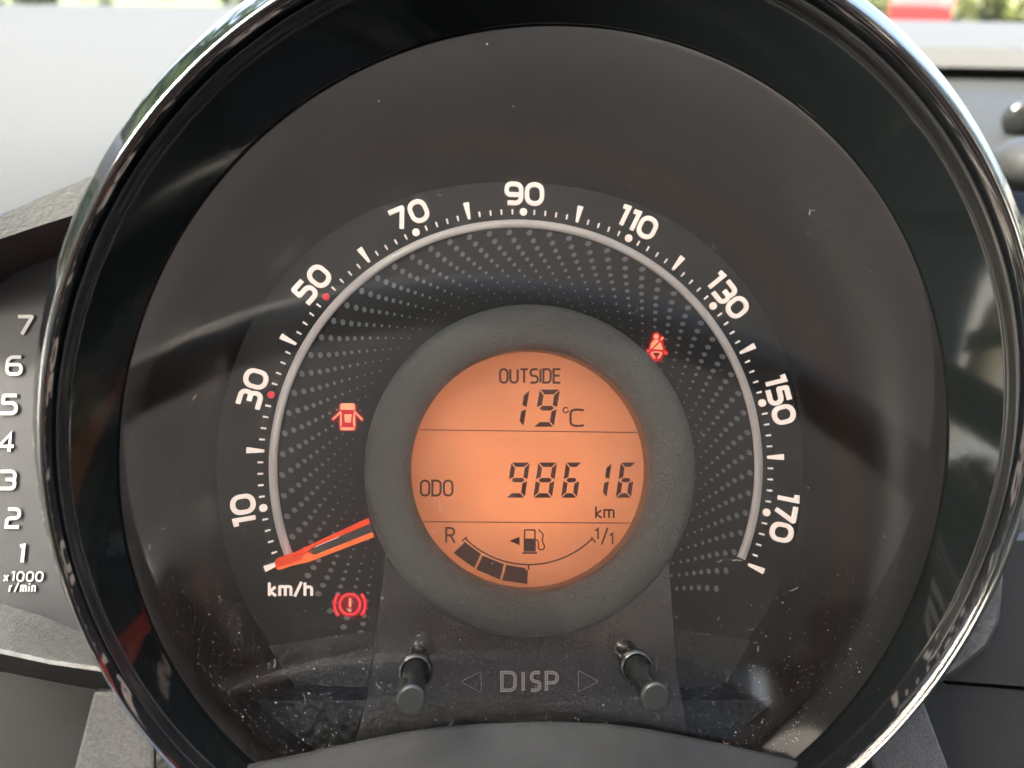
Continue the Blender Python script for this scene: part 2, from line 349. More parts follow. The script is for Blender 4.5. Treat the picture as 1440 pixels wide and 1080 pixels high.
mb.loft(rs); mb.build('grooved_ring', M['bead'], bez)
mb = MB(); rs = [lerp(rD, rE, -.03, ZD_ - 2), lerp(rD, rE, 0.0, ZD_ - .4)]
for f, z in ((.02, .6), (.045, 1.6), (.08, 2.3), (.12, 2.55), (.17, 2.55), (.28, 2.15), (.42, 1.6), (.56, 1.05), (.7, .48), (.83, -.1), (.93, -.7), (1.0, -1.5)): rs.append(lerp(rD, rE, f, ZD_ + z))
for d, z in ((.15, 20.6), (.3, 19), (.3, 17), (-.3, 14), (-1.5, 8), (-3, -2)): rs.append(grow(rE, d, z))
mb.loft(rs); mb.build('outer_rim', M['chrome'], bez)

# --- scale
STEP = 0.02191126
def ang(v): return math.pi / 2 - (v - 90) * STEP
def polar(v, base_r):
    a = ang(v); ux, uy = math.cos(a), math.sin(a)
    return lambda x, y, z: (ux * (base_r + y) + uy * x, uy * (base_r + y) - ux * x, z)
for v in range(10, 171, 20):
    mb = MB(); text(mb, str(v), 3.2, 0.72, 0.98 if v < 100 else 0.86, polar(v + 0.1, 43.05), 0.0, 0.55, 1.0)
    mb.build('numeral', M['white'], sp, bevel=0.12)
for v in range(0, 181, 20):
    mb = MB(); mb.prism([(-.22, 41.1), (.22, 41.1), (.50, 43.85), (-.50, 43.85)], 0, 0.55, lambda x, y, z, f=polar(v, 0): f(x, y, z))
    mb.build('tick_mark', M['white'], sp, bevel=0.1)
for v in range(10, 171, 20):
    mb = MB(); rd = v in (30, 50)
    f = polar(v, 41.6); mb.prism([(p[0], p[1]) for p in circle((0, 0), .58 if rd else .62, 0, 20)], 0, 0.45, f)
    o = mb.build('scale_dot', M['reddot'] if rd else M['white'], sp, bevel=0.1)
    if rd: o['label'] = 'small red dot beside the numeral %d' % v
mb = MB()
for v in range(2, 180, 2):
    if v % 10 == 0: continue
    mb.prism([(-.12, 41.2), (.12, 41.2), (.15, 42.0), (-.15, 42.0)], 0, 0.35, polar(v, 0))
o = mb.build('minor_tick_marks', M['white'], sp); o['kind'] = 'stuff'
mb = MB(); A0, A1 = R(204.0), R(-22.3); N = 140; rs = [[], [], [], []]
for i in range(N + 1):
    a = A0 + (A1 - A0) * i / N
    for q, (r_, z_) in enumerate(((40.32, 0.0), (40.27, 0.3), (38.98, 0.75), (38.93, 0.0))): rs[q].append((r_ * math.cos(a), r_ * math.sin(a), z_))
mb.loft(rs, True, False); mb.build('arc_band', M['silver'], sp)
mb = MB(); r_ = 38.2; dr = (1.33, 1.18, 1.02, .95, .93, .95, .95, .93, .9, .88, .86); da = (1.1, 1.12, 1.2, 1.25, 1.35, 1.45, 1.5, 1.6, 1.7, 1.8, 1.9)
off = 0.0
for k in range(12):
    rad = max(0.13, 0.49 * (1 - k / 11.5) ** 0.85)
    for j in range(-40 // 5 + 1, 232 // 5):
        a = R(j * 5 + 3.4 - off)
        if -R(40) < a + R(off) < R(231):
            cx, cy = r_ * math.cos(a), r_ * math.sin(a); e = a - R(45)
            ca, sa = math.cos(e), math.sin(e); P = []
            for q in range(10):
                t = q * math.pi / 5; u, v_ = rad * 1.12 * math.cos(t), rad * 0.86 * math.sin(t)
                P.append((cx + u * ca - v_ * sa, cy + u * sa + v_ * ca))
            mb.prism(P, 0.0, 0.03)
    if k < 11: r_ -= dr[k]; off += da[k]
o = mb.build('dot_pattern', M['pattern'], sp); o['kind'] = 'stuff'
mb = MB(); text(mb, 'km/h', 2.25, 0.50, 0.62, lambda x, y, z: at(408.5 + x * 8.35, 838 - y * 8.35, z), 0, 0.4, 1.0)
mb.build('unit_lettering', M['white'], sp, bevel=0.08)

# --- hub ring with the display
hc = (1.72, -0.74)
prof = [(26.5, 0.0), (26.6, 2.0), (26.4, 3.0), (25.8, 3.8), (24.9, 4.25), (23.5, 4.5), (22.0, 4.5), (20.9, 4.2), (19.9, 3.6), (19.35, 2.9), (19.15, 2.3)]
mb = MB(); mb.loft([circle(hc, r_, z_) for r_, z_ in prof]); mb.build('hub_ring', M['hub'], sp)
mb = MB(); mb.loft([circle(hc, 19.16, 2.35), circle((1.5, -0.9), 19.4, -2.0)]); mb.build('display_frame', M['wall'], sp)
lcd = MB().prism([(p[0], p[1]) for p in circle((1.5, -.9), 19.6, 0, 96)], -2.8, -2.0).build('display_screen', M['lcd'], sp)
def zx(x, y): return 560 + x / 3, 480 + y / 3
ZA, ZB = -2.0, -1.9
def caption(s, x0, x1, y0, y1, wd, **k):
    mb = MB(); a, b = zx(x0, y0), zx(x1, y1); pxbox_text(mb, s, a[0], b[0], a[1], b[1], wd, ZA, ZB, **k)
    mb.build('caption', M['seg'], lcd)
caption('OUTSIDE', 425, 689, 113, 179, 3.1, gapf=0.2)
caption('ODO', 91, 233, 583, 655, 3.0, gapf=0.2)
caption('R', 198, 243, 783, 854, 3.0)
caption('C', 722, 788, 283, 362, 3.2)
mb = MB(); mb.stroke([zx(707 + 11 * math.cos(t * .4), 290 + 11 * math.sin(t * .4)) for t in range(15)], 1.9, ZA, ZB, False, at); mb.build('degree_sign', M['seg'], lcd)
caption('km', 830, 913, 693, 749, 2.7, gapf=0.24)
mb = MB()
for pts in ([(832, 800), (843, 790), (843, 834)], [(884, 786), (858, 858)], [(893, 820), (904, 810), (904, 855)]): mb.stroke([zx(*p) for p in pts], 2.5, ZA, ZB, False, at)
mb.build('caption', M['seg'], lcd)
def seg_digit(ch, x0, x1, y0, y1, sl, tw):
    on = {'9': 'abcdfg', '8': 'abcdefg', '6': 'acdefg', '1': 'bc'}[ch]
    W, H = x1 - x0 - sl, y1 - y0; t = tw; h = H / 2; g = t * 0.10; e = t * 0.30
    polys = {'a': [(g, 0), (W - g, 0), (W - t - g, t), (t + g, t)], 'd': [(g, H), (W - g, H), (W - t - g, H - t), (t + g, H - t)],
             'f': [(0, g * 1.5), (t, t + g * 1.5), (t, h - t / 2 - g), (0, h - e * .6)], 'b': [(W, g * 1.5), (W - t, t + g * 1.5), (W - t, h - t / 2 - g), (W, h - e * .6)],
             'e': [(0, h + e * .6), (t, h + t / 2 + g), (t, H - t - g * 1.5), (0, H - g * 1.5)], 'c': [(W, h + e * .6), (W - t, h + t / 2 + g), (W - t, H - t - g * 1.5), (W, H - g * 1.5)],
             'g': [(t * .45 + g, h), (t + g * 1.2, h - t / 2), (W - t - g * 1.2, h - t / 2), (W - t * .45 - g, h), (W - t - g * 1.2, h + t / 2), (t + g * 1.2, h + t / 2)]}
    mb = MB()
    for k in on:
        P = [zx(x0 + px + sl * (1 - py / H), y0 + py) for px, py in polys[k]]
        cx, cy = sum(p[0] for p in P) / len(P), sum(p[1] for p in P) / len(P)
        mb.prism([(cx + (p[0] - cx) * .97, cy + (p[1] - cy) * .97) for p in P], ZA, ZB, at)
    mb.build('digit', M['seg'], lcd)
seg_digit('1', 447, 555, 203, 361, 27, 21)
seg_digit('9', 570, 683, 203, 361, 27, 21)
for c, x0, x1 in (('9', 455, 556), ('8', 569, 671), ('6', 686, 776), ('1', 812, 901), ('6', 917, 1004)): seg_digit(c, x0, x1, 511, 660, 22, 19.5)
for a, b in (((84, 373), (1034, 385)), ((100, 761), (1000, 767))):
    mb = MB(); mb.stroke([zx(*a), zx(*b)], 1.25, ZA, ZB, False, at); mb.build('divider_line', M['seg'], lcd)
mb = MB(); Q = [zx(*p) for p in ((281, 846), (349, 897), (320, 956), (233, 893))]; mb.prism(Q, ZA, ZB, at); mb.build('fuel_bar', M['seg'], lcd)
mb = MB(); Q = [zx(*p) for p in ((356, 903), (446, 940), (429, 1005), (329, 963))]; mb.prism(Q, ZA, ZB, at); mb.build('fuel_bar', M['seg'], lcd)
mb = MB(); Q = [zx(*p) for p in ((456, 943), (536, 956), (538, 964), (547, 966), (545, 1024), (438, 1009))]; mb.prism(Q, ZA, ZB, at); mb.build('fuel_bar', M['seg'], lcd)
mb = MB(); mb.stroke([zx(*p) for p in [(269, 843), (287, 827)] + arcpts(551, 561, 381, 134, 46, 40)[0:] + [(817, 829), (833, 849)]], 2.2, ZA, ZB, False, at)
mb.stroke([zx(550, 940), zx(550, 964)], 2.6, ZA + .003, ZB + .003, False, at); mb.build('fuel_scale', M['seg'], lcd)
mb = MB(); mb.prism([zx(*p) for p in ((469, 842), (512, 824), (512, 861))], ZA, ZB, at); mb.build('filler_arrow', M['seg'], lcd)
mb = MB(); mb.stroke(rounded([zx(*p) for p in ((533, 832), (533, 796), (577, 796), (577, 832))], 1.2), 2.2, ZA, ZB, False, at)
mb.prism([zx(*p) for p in ((529.5, 832), (580.5, 832), (580.5, 887), (529.5, 887))], ZA, ZB, at)
mb.prism([zx(*p) for p in ((524, 889), (586, 889), (586, 897), (524, 897))], ZA, ZB, at)
mb.stroke(rounded([zx(*p) for p in ((580, 838), (590, 840), (592, 878), (612, 880), (618, 866), (607, 840), (612, 815), (592, 794))], 3), 1.9, ZA + .003, ZB + .003, False, at)
mb.build('pump_symbol', M['seg'], lcd)

# --- needle
mb_l = empty('needle', None, sp)
def zn(x, y): return 340 + x / 6, 720 + y / 6
ZN = 2.2
def nfn(dz=0): return lambda x, y, z: at(x, y, z)
mb = MB(); mb.prism([zn(*p) for p in ((285, 405), (310, 385), (430, 345), (1068, 48), (1085, 98), (600, 300), (540, 345))], ZN - .7, ZN + .25, at)
mb.build('needle_edge', M['needle'], mb_l, bevel=.1)
mb = MB(); mb.prism([zn(*p) for p in ((290, 478), (320, 492), (420, 455), (560, 425), (1118, 212), (1104, 168), (620, 360), (540, 345), (500, 400))], ZN - .7, ZN + .25, at)
mb.build('needle_edge', M['needle_hot'], mb_l, bevel=.1)
mb = MB(); mb.prism([zn(*p) for p in ((278, 430), (288, 405), (540, 345), (600, 330), (560, 380), (500, 402), (290, 478))], ZN - .7, ZN + .2, at)
mb.build('needle_tip', M['needle'], mb_l)
mb = MB(); mb.prism([zn(*p) for p in ((540, 345), (600, 302), (1085, 99), (1104, 167), (620, 359))], ZN - .7, ZN + .05, at)
mb.build('needle_core', M['needle_core'], mb_l)
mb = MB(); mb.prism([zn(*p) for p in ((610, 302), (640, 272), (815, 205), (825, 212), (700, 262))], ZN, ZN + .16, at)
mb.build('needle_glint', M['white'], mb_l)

# --- warning lamps
ZI, ZJ = 0.06, 0.12
def lamp(): return empty('warning_lamp', None, sp)
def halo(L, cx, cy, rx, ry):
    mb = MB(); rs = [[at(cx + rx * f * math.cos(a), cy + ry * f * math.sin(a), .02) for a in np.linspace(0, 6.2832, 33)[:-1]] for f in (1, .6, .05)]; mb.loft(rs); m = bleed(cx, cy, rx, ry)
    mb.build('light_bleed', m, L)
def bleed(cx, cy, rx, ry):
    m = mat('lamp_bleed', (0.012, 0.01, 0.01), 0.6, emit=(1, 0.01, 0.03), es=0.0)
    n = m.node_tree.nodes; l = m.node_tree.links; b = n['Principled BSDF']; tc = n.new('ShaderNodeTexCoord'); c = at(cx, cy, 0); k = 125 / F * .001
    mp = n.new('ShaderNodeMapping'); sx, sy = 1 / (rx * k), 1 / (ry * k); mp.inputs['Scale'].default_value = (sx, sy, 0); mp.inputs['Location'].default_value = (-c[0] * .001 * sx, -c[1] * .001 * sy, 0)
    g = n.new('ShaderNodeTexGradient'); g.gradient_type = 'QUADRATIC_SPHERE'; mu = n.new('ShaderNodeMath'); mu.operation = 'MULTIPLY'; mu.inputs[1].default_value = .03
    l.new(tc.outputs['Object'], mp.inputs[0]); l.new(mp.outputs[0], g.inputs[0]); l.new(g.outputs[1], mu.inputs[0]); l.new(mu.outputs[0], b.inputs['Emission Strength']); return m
def grown(P, d):
    cx, cy = sum(p[0] for p in P) / len(P), sum(p[1] for p in P) / len(P); o = []
    for x, y in P:
        r_ = math.hypot(x - cx, y - cy) + 1e-6; o.append((x + (x - cx) / r_ * d, y + (y - cy) / r_ * d))
    return o
L = lamp(); L['label'] = 'red car symbol with both front doors open'
q = lambda x, y: (320 + x / 6, 560 + y / 6)
body = rounded([q(950, 55), q(1078, 55), q(1076, 262), q(950, 262)][::1], 3.5, True)
mb = MB(); mb.prism(grown(body, 2.6), 0.0, ZI, at); mb.stroke([q(960, 110), q(880, 186)], 5.5, 0, ZI - .004, False, at); mb.stroke([q(1066, 110), q(1143, 186)], 5.5, 0, ZI - .004, False, at)
mb.build('symbol_edge', M['icon_red'], L)
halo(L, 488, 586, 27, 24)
mb = MB()
for P in ([(955, 50), (965, 43), (1060, 43), (1072, 50), (1074, 98), (952, 98)], [(984, 135), (1046, 135), (1040, 205), (990, 205)], [(952, 250), (956, 268), (1066, 268), (1072, 250), (1068, 246), (956, 246)], [(950, 108), (962, 130), (966, 200), (960, 236), (950, 240)], [(1075, 108), (1064, 130), (1058, 200), (1064, 236), (1075, 240)]):
    mb.prism([q(*p) for p in P], 0, ZJ, at)
mb.stroke([q(958, 112), q(888, 178)], 2.2, 0, ZJ, False, at); mb.stroke([q(1068, 112), q(1136, 178)], 2.2, 0, ZJ, False, at)
mb.build('symbol', M['icon'], L)
L = lamp(); L['label'] = 'red exclamation mark in a ring between two arcs'
q = lambda x, y: (340 + x / 6, 720 + y / 6)
mb = MB()
mb.stroke([q(912 + 86 * math.cos(t * .1963), 782 + 86 * math.sin(t * .1963)) for t in range(32)], 5.6, 0, ZI, True, at)
for a0, a1 in ((-44, 44), (136, 224)): mb.stroke([q(*p) for p in arcpts(912, 784, 131, a0, a1, 14)], 5.6, 0, ZI, False, at)
mb.stroke([q(914, 722), q(914, 806)], 5.6, 0, ZI, False, at)
mb.build('symbol_edge', M['icon_red'], L)
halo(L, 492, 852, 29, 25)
mb = MB()
mb.stroke([q(912 + 86 * math.cos(t * .1963), 778 + 86 * math.sin(t * .1963)) for t in range(32)], 2.0, 0, ZJ, True, at)
for a0, a1 in ((-42, 42), (138, 222)): mb.stroke([q(*p) for p in arcpts(912, 780, 130, a0, a1, 14)], 2.0, 0, ZJ, False, at)
mb.build('symbol', M['icon_pink'], L)
mb = MB(); mb.stroke([q(914, 728), q(914, 800)], 3.2, 0, ZJ + .01, False, at); mb.prism([q(912 + 12 * math.cos(t), 832 + 12 * math.sin(t)) for t in np.linspace(0, 6.28, 12)[:-1]], 0, ZJ, at)
mb.build('symbol_mark', M['icon'], L)
L = lamp(); L['label'] = 'red symbol of a seated figure wearing a belt'
q = lambda x, y: (860 + x / 6, 430 + y / 6)
tor = [(352, 296), (362, 286), (395, 286), (418, 300), (438, 372), (322, 372), (334, 320)]
mb = MB(); mb.prism(grown([q(*p) for p in tor], 2.6), 0, ZI, at); mb.prism([q(377 + 36 * math.cos(t), 258 + 36 * math.sin(t)) for t in np.linspace(0, 6.28, 16)[:-1]], 0, ZI - .003, at)
mb.stroke([q(296, 388), q(322, 372), q(380, 366), q(440, 378), q(474, 408)], 5.6, 0, ZI - .006, False, at); mb.stroke([q(328, 396), q(362, 450), q(398, 450), q(428, 396)], 7, 0, ZI - .009, False, at); mb.stroke([q(400, 300), q(436, 262)], 6.4, 0, ZI - .012, False, at)
mb.build('symbol_edge', M['icon_red'], L)
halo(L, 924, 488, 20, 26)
mb = MB(); mb.prism([q(377 + 21 * math.cos(t), 259 + 21 * math.sin(t)) for t in np.linspace(0, 6.28, 16)[:-1]], 0, ZJ, at)
mb.prism([q(*p) for p in ((352, 298), (364, 286), (394, 286), (404, 292), (336, 364), (326, 366), (334, 320))], 0, ZJ, at)
mb.prism([q(*p) for p in ((412, 304), (422, 330), (434, 370), (350, 366))], 0, ZJ, at)
mb.stroke([q(414, 290), q(436, 264)], 2.2, 0, ZJ, False, at); mb.stroke([q(332, 398), q(366, 444)], 2.6, 0, ZJ, False, at); mb.stroke([q(424, 398), q(394, 444)], 2.6, 0, ZJ, False, at)
mb.stroke([q(332, 396), q(376, 388), q(424, 396)], 1.8, 0, ZJ - .01, False, at)
mb.build('symbol', M['icon'], L)
mb = MB(); mb.stroke([q(302, 386), q(320, 376)], 2.4, 0, ZJ, False, at); mb.stroke([q(440, 386), q(466, 406)], 2.4, 0, ZJ, False, at); mb.build('symbol_mark', M['icon_pink'], L)

# --- grained lower panel, pedestal with DISP, buttons, shelf
mb = MB(); rows = []
for k, (y_, z_) in enumerate(((-27, .4), (-34, 2.2), (-40, 5.2), (-45, 8.2), (-49, 9.2), (-56, 9.4))):
    rows.append([(x, y_ - 0.0022 * (x - 2) ** 2 + 1.6, z_) for x in np.linspace(-50, 54, 61)])
mb.loft(rows, True, False); mb.build('lower_panel', M['panel_dark'], sp)
ped = [(545, 797, 1040 - 0), ]
mb = MB(); rows = []
PED = ((860, 541, 942, 3.2), (893, 533, 945, 4.2), (920, 527, 949, 5.6), (950, 521, 953, 7.4), (975, 517, 957, 9.0), (990, 513, 960, 9.6), (1003, 510, 962, 10.0), (1018, 507, 964, 10.1), (1040, 503, 968, 10.1), (1080, 498, 976, 10.0))
def pedz(py): return float(np.interp(py, [p[0] for p in PED], [p[3] for p in PED]))
top_ = [(545 + (939 - 545) * i / 40, 662 + math.sqrt(max(0, 229 ** 2 - (545 + (939 - 545) * i / 40 - 744) ** 2))) for i in range(41)]
top_[0] = (545, 770); top_[-1] = (939, 770)
PED = [(930, 525, 950, 6.2)] + [p for p in PED if p[0] > 940]
for f in (0, .25, .5, .75): rows.append([at(x + (525 + (950 - 525) * i / 40 - x) * f, y + (930 - y) * f, 2.6 + 3.6 * f) for i, (x, y) in enumerate(top_)])
for py, xl, xr, z_ in PED: rows.append([at(xl + (xr - xl) * i / 40, py, z_) for i in range(41)])
mb.loft(rows, True, False)
for side in (0, 40):
    ed = [r_[side] for r_ in rows]; mb.loft([ed, [(p[0] + (-.5 if side == 0 else .5), p[1], p[2] - 3.0) for p in ed]], True, False)
ped = mb.build('button_panel', M['panel'], sp)
fill = MB()
def outline(P, d, closed):
    P = [np.array(p, float) for p in P]; n = len(P)
    def off(i, sg):
        a = P[i - 1] if (i > 0 or closed) else None; c = P[(i + 1) % n] if (i < n - 1 or closed) else None
        t0 = P[i] - a if a is not None else c - P[i]; t1 = c - P[i] if c is not None else t0
        t0 = t0 / (np.linalg.norm(t0) + 1e-9); t1 = t1 / (np.linalg.norm(t1) + 1e-9); m = t0 + t1; m /= np.linalg.norm(m) + 1e-9; nn = np.array([-m[1], m[0]])
        return P[i] + nn * sg * d / max(.5, float(nn @ np.array([-t0[1], t0[0]])))
    if closed: return [off(i, 1) for i in range(n)]
    return [off(i, 1) for i in range(n)] + [off(i, -1) for i in range(n - 1, -1, -1)]
mb = MB(); W3 = lambda x, y: (480 + x / 3, 720 + y / 3)
pfn = lambda x, y, z: at(x, y, pedz(y) + z)
for ch, x0, x1 in (('D', 672, 740), ('I', 762, 766), ('S', 797, 842), ('P', 860, 916)):
    a, b = W3(x0, 672), W3(x1, 757); st, wch = G(ch); h = b[1] - a[1] - 3.4; sx = ((b[0] - a[0] - 3.4) / wch / h) if ch != 'I' else 1
    for pts, r_, cl in st:
        rr = [k * h for k in r_] if isinstance(r_, list) else r_ * h
        P = rounded([(a[0] + 1.7 + p[0] * h * sx, b[1] - 1.7 - p[1] * h) for p in pts], rr, cl)
        fill.stroke(P, 3.4, -.2, .22, cl, pfn); mb.stroke(outline(P, 1.7, cl), 1.15, -.2, .34, True, pfn)
        if cl: mb.stroke(outline(P, -1.7, cl), 1.15, -.2, .34, True, pfn)
mb.build('embossed_lettering', M['emboss'], ped); fill.build('lettering_face', M['emboss_low'], ped)
for P in (((505, 715), (590, 672), (590, 762)), ((1000, 668), (1085, 715), (1000, 758))):
    mb = MB(); mb.stroke(rounded([W3(*p) for p in P], 1.2, True), 1.0, -.2, .26, True, pfn); o = mb.build('embossed_arrow', M['emboss_low'], ped); fa = MB(); fa.prism([W3(*p) for p in P], -.2, .05, pfn); fa.build('arrow_face', M['panel'], o)
def knob(pb, pt):
    k = empty('trip_button', None, sp)
    b = np.array(at(*pb, ZL - 4)); t = np.array(at(*pt, 26.5)); b0 = np.array(at(*pb, ZL)); ax = (t - b0) / np.linalg.norm(t - b0)
    u = np.cross(ax, [0, 1, 0]); u /= np.linalg.norm(u); v = np.cross(ax, u)
    def ringat(d, r_, n=40): return [tuple(b0 + ax * d + r_ * (math.cos(a) * u + math.sin(a) * v)) for a in np.linspace(0, 2 * math.pi, n + 1)[:-1]]
    Ln = np.linalg.norm(t - b0)
    MB().loft([ringat(-8, 1.75)] + [ringat(d, r_) for d, r_ in ((0.2, 1.75), (Ln - 2.4, 1.62), (Ln - 2.3, 1.75), (Ln - .35, 1.82))]).build('stem', M['knob'], k)
    mb = MB(); mb.loft([ringat(Ln - .35, 1.82), ringat(Ln - .1, 1.76), ringat(Ln, 1.58)]); mb.add(ringat(Ln, 1.58), [tuple(range(40))]); mb.build('cap', M['knob_face'], k)
    MB().loft([ringat(-.6, 2.5), ringat(.3, 2.45), ringat(.7, 2.25), ringat(.75, 2.0), ringat(.3, 1.9), ringat(-1, 1.85)]).build('collar', M['knob'], k)
    return k
knob((584, 944), (578, 985))['label'] = 'upright black push button left of the DISP lettering'
knob((895, 938), (922, 981))['label'] = 'leaning black push button right of the DISP lettering'
SH = [(250, 1100), (353, 1072), (400, 1066), (480, 1047), (546, 1033), (613, 1022), (720, 1015), (790, 1014), (847, 1017), (905, 1023), (960, 1034), (1030, 1049), (1093, 1063), (1150, 1078), (1230, 1105)]
xs = np.linspace(250, 1230, 81); ys = np.interp(xs, [p[0] for p in SH], [p[1] for p in SH])
ys = np.convolve(np.pad(ys, 4, 'edge'), np.ones(9) / 9, 'valid')
mb = MB(); rows = []
for dy, z_ in ((6, 9), (2.5, 13.0), (0, 14), (1.0, 14.6), (6, 15.1), (20, 16), (50, 18), (110, 22)): rows.append([at(x, y + dy, z_) for x, y in zip(xs, ys)])
mb.loft(rows, True, False); mb.build('lower_shelf', M['shelf'], sp)

# --- clear lens and the dust on it
mb = MB(); mb.loft([lerp(grow(rB, -.3, ZL), circle((2.5, 6.5), .5, ZL), f, ZL) for f in (0, .5, .9)], False)
inner = lerp(grow(rB, -.3, ZL), circle((2.5, 6.5), .5, ZL), .9, ZL); mb.add(inner, [tuple(range(len(inner)))], False)
mb.build('clear_lens', M['lens'], sp)
mb = MB(); rng = random.Random(11)
def speck(x, y, z, r_):
    n = rng.choice((4, 5, 6)); a0 = rng.random() * 6
    P = [(x + r_ * rng.uniform(.5, 1.2) * math.cos(a0 + i * 6.283 / n), y + r_ * rng.uniform(.5, 1.2) * math.sin(a0 + i * 6.283 / n)) for i in range(n)]
    mb.prism(P, z + .01, z + .05)
def fibre(x, y, z, ln, wd=.06):
    a = rng.random() * 6.28; k = rng.uniform(-1.6, 1.6); P = [(x, y)]
    for i in range(7): a += k * .3 + rng.uniform(-.25, .25); P.append((P[-1][0] + ln / 7 * math.cos(a), P[-1][1] + ln / 7 * math.sin(a)))
    mb.stroke(P, wd, z + .01, z + .05)
def inside(px, py): return ((px - 747) / 570) ** 2 + ((py - 615) / 572) ** 2 < 1
n = 0
while n < 2300:
    px, py = rng.uniform(200, 1290), rng.uniform(60, 1060)
    dens = 0.02 + 0.98 * max(0, (py - 560) / 500) ** 2.6
    if px > 1100 and 240 < py < 330: dens = max(dens, .25)
    if not inside(px, py) or rng.random() > dens: continue
    x, y, _ = at(px, py, ZL); n += 1
    speck(x, y, ZL, min(.13, .023 * math.exp(abs(rng.gauss(0, .55)))))
n = 0
while n < 42:
    px, py = rng.uniform(200, 1290), rng.uniform(200, 1050)
    if not inside(px, py) or rng.random() > .12 + .88 * max(0, (py - 500) / 550) ** 1.6: continue
    x, y, _ = at(px, py, ZL); n += 1; fibre(x, y, ZL, rng.uniform(.4, 1.7), rng.uniform(.016, .034))
x, y, _ = at(685, 62, ZL); speck(x, y, ZL, .28)
o = mb.build('lens_dust', M['dust']); tag(o, 'pale dust specks and short fibres lying on the clear gauge cover', 'dust', kind='stuff')

# ================================================================== THE TACHOMETER, left of the speedometer
ta = empty('tachometer', DIAL @ Matrix.Translation((-0.07, 0, 0)))
tag(ta, 'narrow grey tachometer with numerals 1 to 7 at the left of the big round gauge', 'tachometer')
TO = np.array([-70.0, 0, 0])
def tat(px, py, z): return tuple(np.array(at(px, py, z)) - TO)
def strip(mb, pa, za, pb, zb, n=20, mid=()):
    """surface between two pixel polylines at two heights"""
    def rs(p):
        d = np.r_[0, np.cumsum([math.dist(p[i], p[i + 1]) for i in range(len(p) - 1)])]; s_ = np.linspace(0, d[-1], n)
        return np.interp(s_, d, [q[0] for q in p]), np.interp(s_, d, [q[1] for q in p])
    a, b = rs(pa), rs(pb); rows = []
    for f, zo in ((0, 0),) + tuple(mid) + ((1, 0),):
        rows.append([tat(a[0][i] + (b[0][i] - a[0][i]) * f, a[1][i] + (b[1][i] - a[1][i]) * f, za + (zb - za) * f + zo) for i in range(n)])
    mb.loft(rows, True, False); return mb
strip(MB(), [(-160, 330), (0, 330), (200, 300)], -2, [(-160, 840), (0, 850), (60, 868), (110, 890), (240, 930)], -2).build('tach_face', M['tach'], ta)
for ch, x0, x1, y0, y1 in (('7', 20, 48, 443, 473), ('6', 6, 34, 500, 529), ('5', -2, 27, 554, 584), ('4', -5, 24, 608, 638), ('3', -5, 25, 661, 690), ('2', 5, 32, 714, 744), ('1', 23, 37, 765, 794)):
    mb = MB(); h = y1 - y0 - 5.0; st, wch = G(ch); sl = 0.10 * h; sx = (x1 - x0 - 5.5 - sl) / (wch * h)
    text(mb, ch, h, 5.0, 0, lambda x, y, z: tat(x0 + 2.8 + x, y1 - 2.8 - y, z), -2, -1.5, sx, .10, False)
    mb.build('numeral', M['white_dim'], ta, bevel=.1)
mb = MB(); text(mb, 'x1000', 12.5, 2.4, 4.4, lambda x, y, z: tat(5 + x, 817 - y, z), -2, -1.6, .92, .12, False)
text(mb, 'r/min', 12.0, 2.3, 4.2, lambda x, y, z: tat(13 + x, 832 - y, z), -2, -1.6, .72, .12, False)
mb.build('unit_lettering', M['white_dim'], ta)
mb = MB(); strip(mb, [(-160, 838), (0, 848), (60, 866), (110, 888), (178, 910)], -1.9, [(-160, 900), (0, 912), (70, 928), (140, 938), (178, 944)], 14, mid=((.5, -1.0), (.9, .5)))
strip(mb, [(-160, 900), (0, 912), (70, 928), (140, 938), (178, 944)], 14, [(-160, 908), (0, 919), (70, 934), (140, 944), (178, 950)], 14.3)
mb.build('shelf', M['dusty'], ta)
strip(MB(), [(-160, 908), (0, 919), (70, 934), (140, 944), (178, 950)], 14.2, [(-160, 930), (0, 944), (80, 960), (170, 976), (190, 980)], 6).build('shelf_front', M['lip'], ta)
strip(MB(), [(-160, 370), (0, 304), (60, 276), (125, 249), (150, 238)], 11, [(-160, 400), (0, 336), (60, 316), (118, 298), (150, 286)], 13).build('hood_lip', M['lip'], ta)
strip(MB(), [(-160, 400), (0, 336), (60, 316), (118, 298), (150, 286)], 13, [(-160, 470), (-40, 425), (0, 402), (30, 380), (70, 366), (140, 340), (190, 330)], -2.6).build('hood_underside', M['hood'], ta)

# ================================================================== DASHBOARD and what surrounds the gauge
def quadsheet(mb, rowsdef, n=24):
    """rowsdef: list of (pixel polyline, depth list) from the far to the near edge, world metres"""
    rows = []
    for pl, dp in rowsdef:
        x = np.linspace(pl[0][0], pl[-1][0], n); y = np.interp(x, [p[0] for p in pl], [p[1] for p in pl])
        d = np.interp(x, [p[0] for p in pl], dp); rows.append([tuple(ray(a, b, c)) for a, b, c in zip(x, y, d)])
    mb.loft(rows, True, False); return mb
da_ = empty('dashboard', Matrix.Translation((0, 0.2, 0.9)))
tag(da_, 'pale sunlit dashboard top and dark lower panels around the round gauge', 'dashboard')
def dpart(name, mb, m):
    o = mb.build(name, m, None, scale=1.0); o.parent = da_; o.matrix_parent_inverse = Matrix.Translation((0, -0.2, -0.9)); return o
mb = quadsheet(MB(), [([(-500, 2), (330, 9), (760, 12)], [.66, .66, .66]), ([(-400, 60), (0, 70), (700, 75)], [.36] * 3), ([(-400, 170), (0, 170), (500, 160)], [.20] * 3), ([(-330, 400), (0, 302), (125, 249), (330, 160)], [.13, .12, .119, .118])])
dpart('dash_top', mb, M['dash'])
